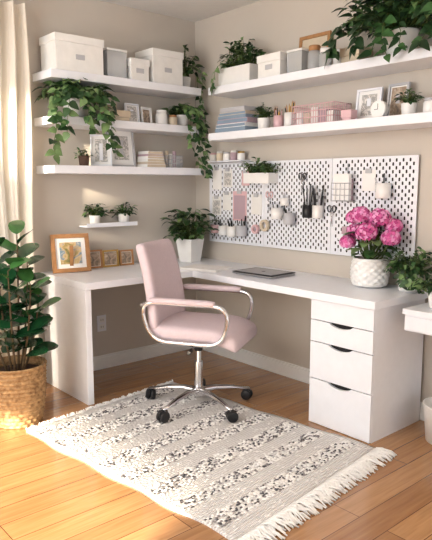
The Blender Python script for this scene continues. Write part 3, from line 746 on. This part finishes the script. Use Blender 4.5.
# ---------------------------------------------------------------- rug
RA=Vector((-1.75,-.72,0)); ang=math.atan2(.11,.994)
Wd,Ln=1.07,1.47
b=MB(); nx,ny=60,80; vs=[];fs=[]
for j in range(ny+1):
    for i in range(nx+1):
        u=i/nx;v=j/ny; x=u*Wd+.008*math.sin(v*23)*(1 if i in(0,nx) else 0); y=-v*Ln+.008*math.sin(u*14+1)*(1 if j in(0,ny) else 0)
        vs.append((x,y,.009+.0012*math.sin(u*9+v*5)))
for j in range(ny):
    for i in range(nx):
        a=j*(nx+1)+i; fs.append((a,a+nx+1,a+nx+2,a+1))
nb=len(vs)
bord=[i for i in range(nx+1)]+[(j)*(nx+1)+nx for j in range(1,ny+1)]+[ny*(nx+1)+i for i in range(nx-1,-1,-1)]+[j*(nx+1) for j in range(ny-1,0,-1)]
for q in bord: vs.append((vs[q][0],vs[q][1],.0005))
for k in range(len(bord)):
    l=(k+1)%len(bord); fs.append((bord[k],bord[l],nb+l,nb+k))
b.add(vs,fs,0,True)
R=random.Random(4)
for end,(yb,sg,n,L0) in enumerate(((-Ln,-1,210,.10),(0,1,120,.03))):
    for i in range(n):
        x=Wd*(i+.5)/n; dx=.03*math.sin(i*.9)+R.uniform(-.02,.02); L_=L0*R.uniform(.7,1.2)
        b.tube([(x,yb,.008),(x+dx*.3,yb+sg*L_*.4,.009+R.uniform(0,.014)),(x+dx*.8,yb+sg*L_*.75,.006+R.uniform(0,.012)),(x+dx,yb+sg*L_,.004)],[.0048,.0048,.004,.003],5,1)
def tuft(x,y,l,w,mi,h=.004):
    a=R.uniform(-.35,.35); ca,sa=math.cos(a),math.sin(a); z0=.0095
    def P(u,v,z): return (x+u*ca-v*sa,y+u*sa+v*ca,z)
    vs=[P(-l/2,-w/2,z0),P(-l/2,w/2,z0),P(-l/5,-w/2,z0+h),P(-l/5,w/2,z0+h),P(l/5,-w/2,z0+h),P(l/5,w/2,z0+h),P(l/2,-w/2,z0),P(l/2,w/2,z0),P(0,-w*.9,z0),P(0,w*.9,z0)]
    b.add(vs,[(0,2,3,1),(2,4,5,3),(4,6,7,5),(0,8,2),(2,8,4),(4,8,6),(1,3,9),(3,5,9),(5,7,9)],mi,False)
bands=[(.05,.13),(.22,.32),(.40,.48),(.58,.68),(.76,.84),(.935,1.035),(1.115,1.195),(1.285,1.375)]
for y0,y1 in bands:
    rows=int((y1-y0)/.0105)
    for r_ in range(rows):
        y=-(y0+(r_+.5)*(y1-y0)/rows)
        edge=(r_ in (0,rows-1))
        x=.02+R.uniform(0,.01)
        while x<Wd-.03:
            q=R.random()
            dens=.34
            if q<dens: tuft(x,y+R.uniform(-.003,.003),R.uniform(.010,.020),R.uniform(.005,.008),(3 if R.random()<.75 else 2) if edge else (2 if R.random()<.6 else 3),R.uniform(.002,.004))
            elif q<dens+.4: tuft(x,y+R.uniform(-.003,.003),R.uniform(.012,.022),.008,1,R.uniform(.002,.005))
            x+=R.uniform(.011,.018)
for k in range(700):
    tuft(R.uniform(.02,Wd-.02),-R.uniform(.01,Ln-.01),R.uniform(.012,.022),.008,1,R.uniform(.001,.003))
o=b.build('woven_rug',[M_rug,M_cream,M_tuft1,M_tuft2],origin=(0,0,0)); o.location=RA; o.rotation_euler=(0,0,ang)
# ---------------------------------------------------------------- basket + rubber plant
BX,BY=-1.715,-.53
b=MB(); c=(BX,BY,.0005)
prof=[(.001,0),(.125,0)]
N=84
for i in range(N+1):
    t=i/N; prof.append((.130+.028*t+.006*math.sin(PI*t),.004+.32*t))
prof+=[(.15,.326),(.148,.30)]
def weave(a,z,j):
    if j<2 or j>N+2: return 1
    return 1+.022*math.sin(j*2*PI/6)*1+.018*math.sin(a*22+ (PI if (j//6)%2 else 0))
b.lathe(c,prof,132,0,True,rf=weave)
b.tube([(BX+.157*math.cos(2*PI*i/40),BY+.157*math.sin(2*PI*i/40),.325) for i in range(40)],.008,8,0,closed=True)
b.lathe(c,[(.149,.28),(.001,.29)],30,1)
o=b.build('plant_basket',[M_wicker,M_soil])
b=MB(); R=random.Random(12)
stems=[(.03,-.02,1.03),(-.07,.03,.96),(.10,.02,.90),(.05,-.12,.78),(-.06,-.1,.86),(.12,-.06,.70),(-.14,.06,.78)]
for dx,dy,hz in stems:
    base=Vector((BX+dx*.3,BY+dy*.3,.282)); top=Vector((BX+dx,BY+dy,hz)); mid=base.lerp(top,.5)+Vector((dx*.25,dy*.25,0))
    pts=[base]
    for i in range(1,9):
        t=i/8; pts.append(base*(1-t)**2+mid*2*t*(1-t)+top*t*t)
    b.tube(pts,[.007-.0005*i for i in range(9)],6,1)
    n=int((hz-.34)/.044); a=R.uniform(0,6)
    for i in range(n):
        t=.12+.88*(i+1)/n; p=base*(1-t)**2+mid*2*t*(1-t)+top*t*t; a+=2.4
        el=.25+.8*t*R.uniform(.6,1.1)
        d=Vector((math.cos(a),math.sin(a),el)); L_=R.uniform(.115,.15)*(1.05-.12*t)
        b.tube([p,p+d.normalized()*.02],.0025,4,1)
        nr=Vector((-math.cos(a)*.5-.25,-math.sin(a)*.5-.3,.9))
        b.leaf(p+d.normalized()*.018,d,nr,L_,L_*R.uniform(.68,.80),2 if (t>.75 and R.random()<.5) else 0,R.uniform(.1,.4),.15,rnd_=True)
for v in b.v:
    if v.x>-1.325 and v.y>-.62 and v.z<.76: v.x=-1.325
    if v.y>-.17: v.y=-.17
b.build('rubber_plant',[M_leafD,M_bark,M_leafD2])
# ---------------------------------------------------------------- light
w=bpy.data.worlds.new('world'); bpy.context.scene.world=w; w.use_nodes=True
bg=w.node_tree.nodes['Background']; bg.inputs[0].default_value=(.90,.95,1.0,1); bg.inputs[1].default_value=1.15
s=bpy.data.lights.new('sun','SUN'); s.energy=30; s.angle=math.radians(3.5); s.color=(1,.85,.64)
so=bpy.data.objects.new('sun',s); bpy.context.scene.collection.objects.link(so); so.location=(-6,-3,4)
so.rotation_euler=Vector((1,.35,-.27)).to_track_quat('-Z','Y').to_euler()
a=bpy.data.lights.new('added_window_fill','AREA'); a.shape='RECTANGLE'; a.size=2.0; a.size_y=1.8; a.energy=66; a.color=(.95,.97,1)  # fill lamp added just inside the left window, boosts its soft light
ao=bpy.data.objects.new('added_window_fill',a); bpy.context.scene.collection.objects.link(ao); ao.location=(XL+.05,-1.6,1.4)
ao.rotation_euler=Vector((1,0,-.1)).to_track_quat('-Z','Y').to_euler()
# ---------------------------------------------------------------- camera
cd=bpy.data.cameras.new('camera'); cam=bpy.data.objects.new('camera',cd); bpy.context.scene.collection.objects.link(cam)
cd.sensor_width=36; cd.lens=598/540*36; cam.location=(-2.98,-3.67,1.305)
pit=math.radians(8.1); f=Vector((math.cos(FH)*math.cos(pit),math.sin(FH)*math.cos(pit),-math.sin(pit)))
cam.rotation_euler=f.to_track_quat('-Z','Y').to_euler()
bpy.context.scene.camera=cam
bpy.context.scene.view_settings.view_transform='Standard'
bpy.context.scene.view_settings.gamma=0.93
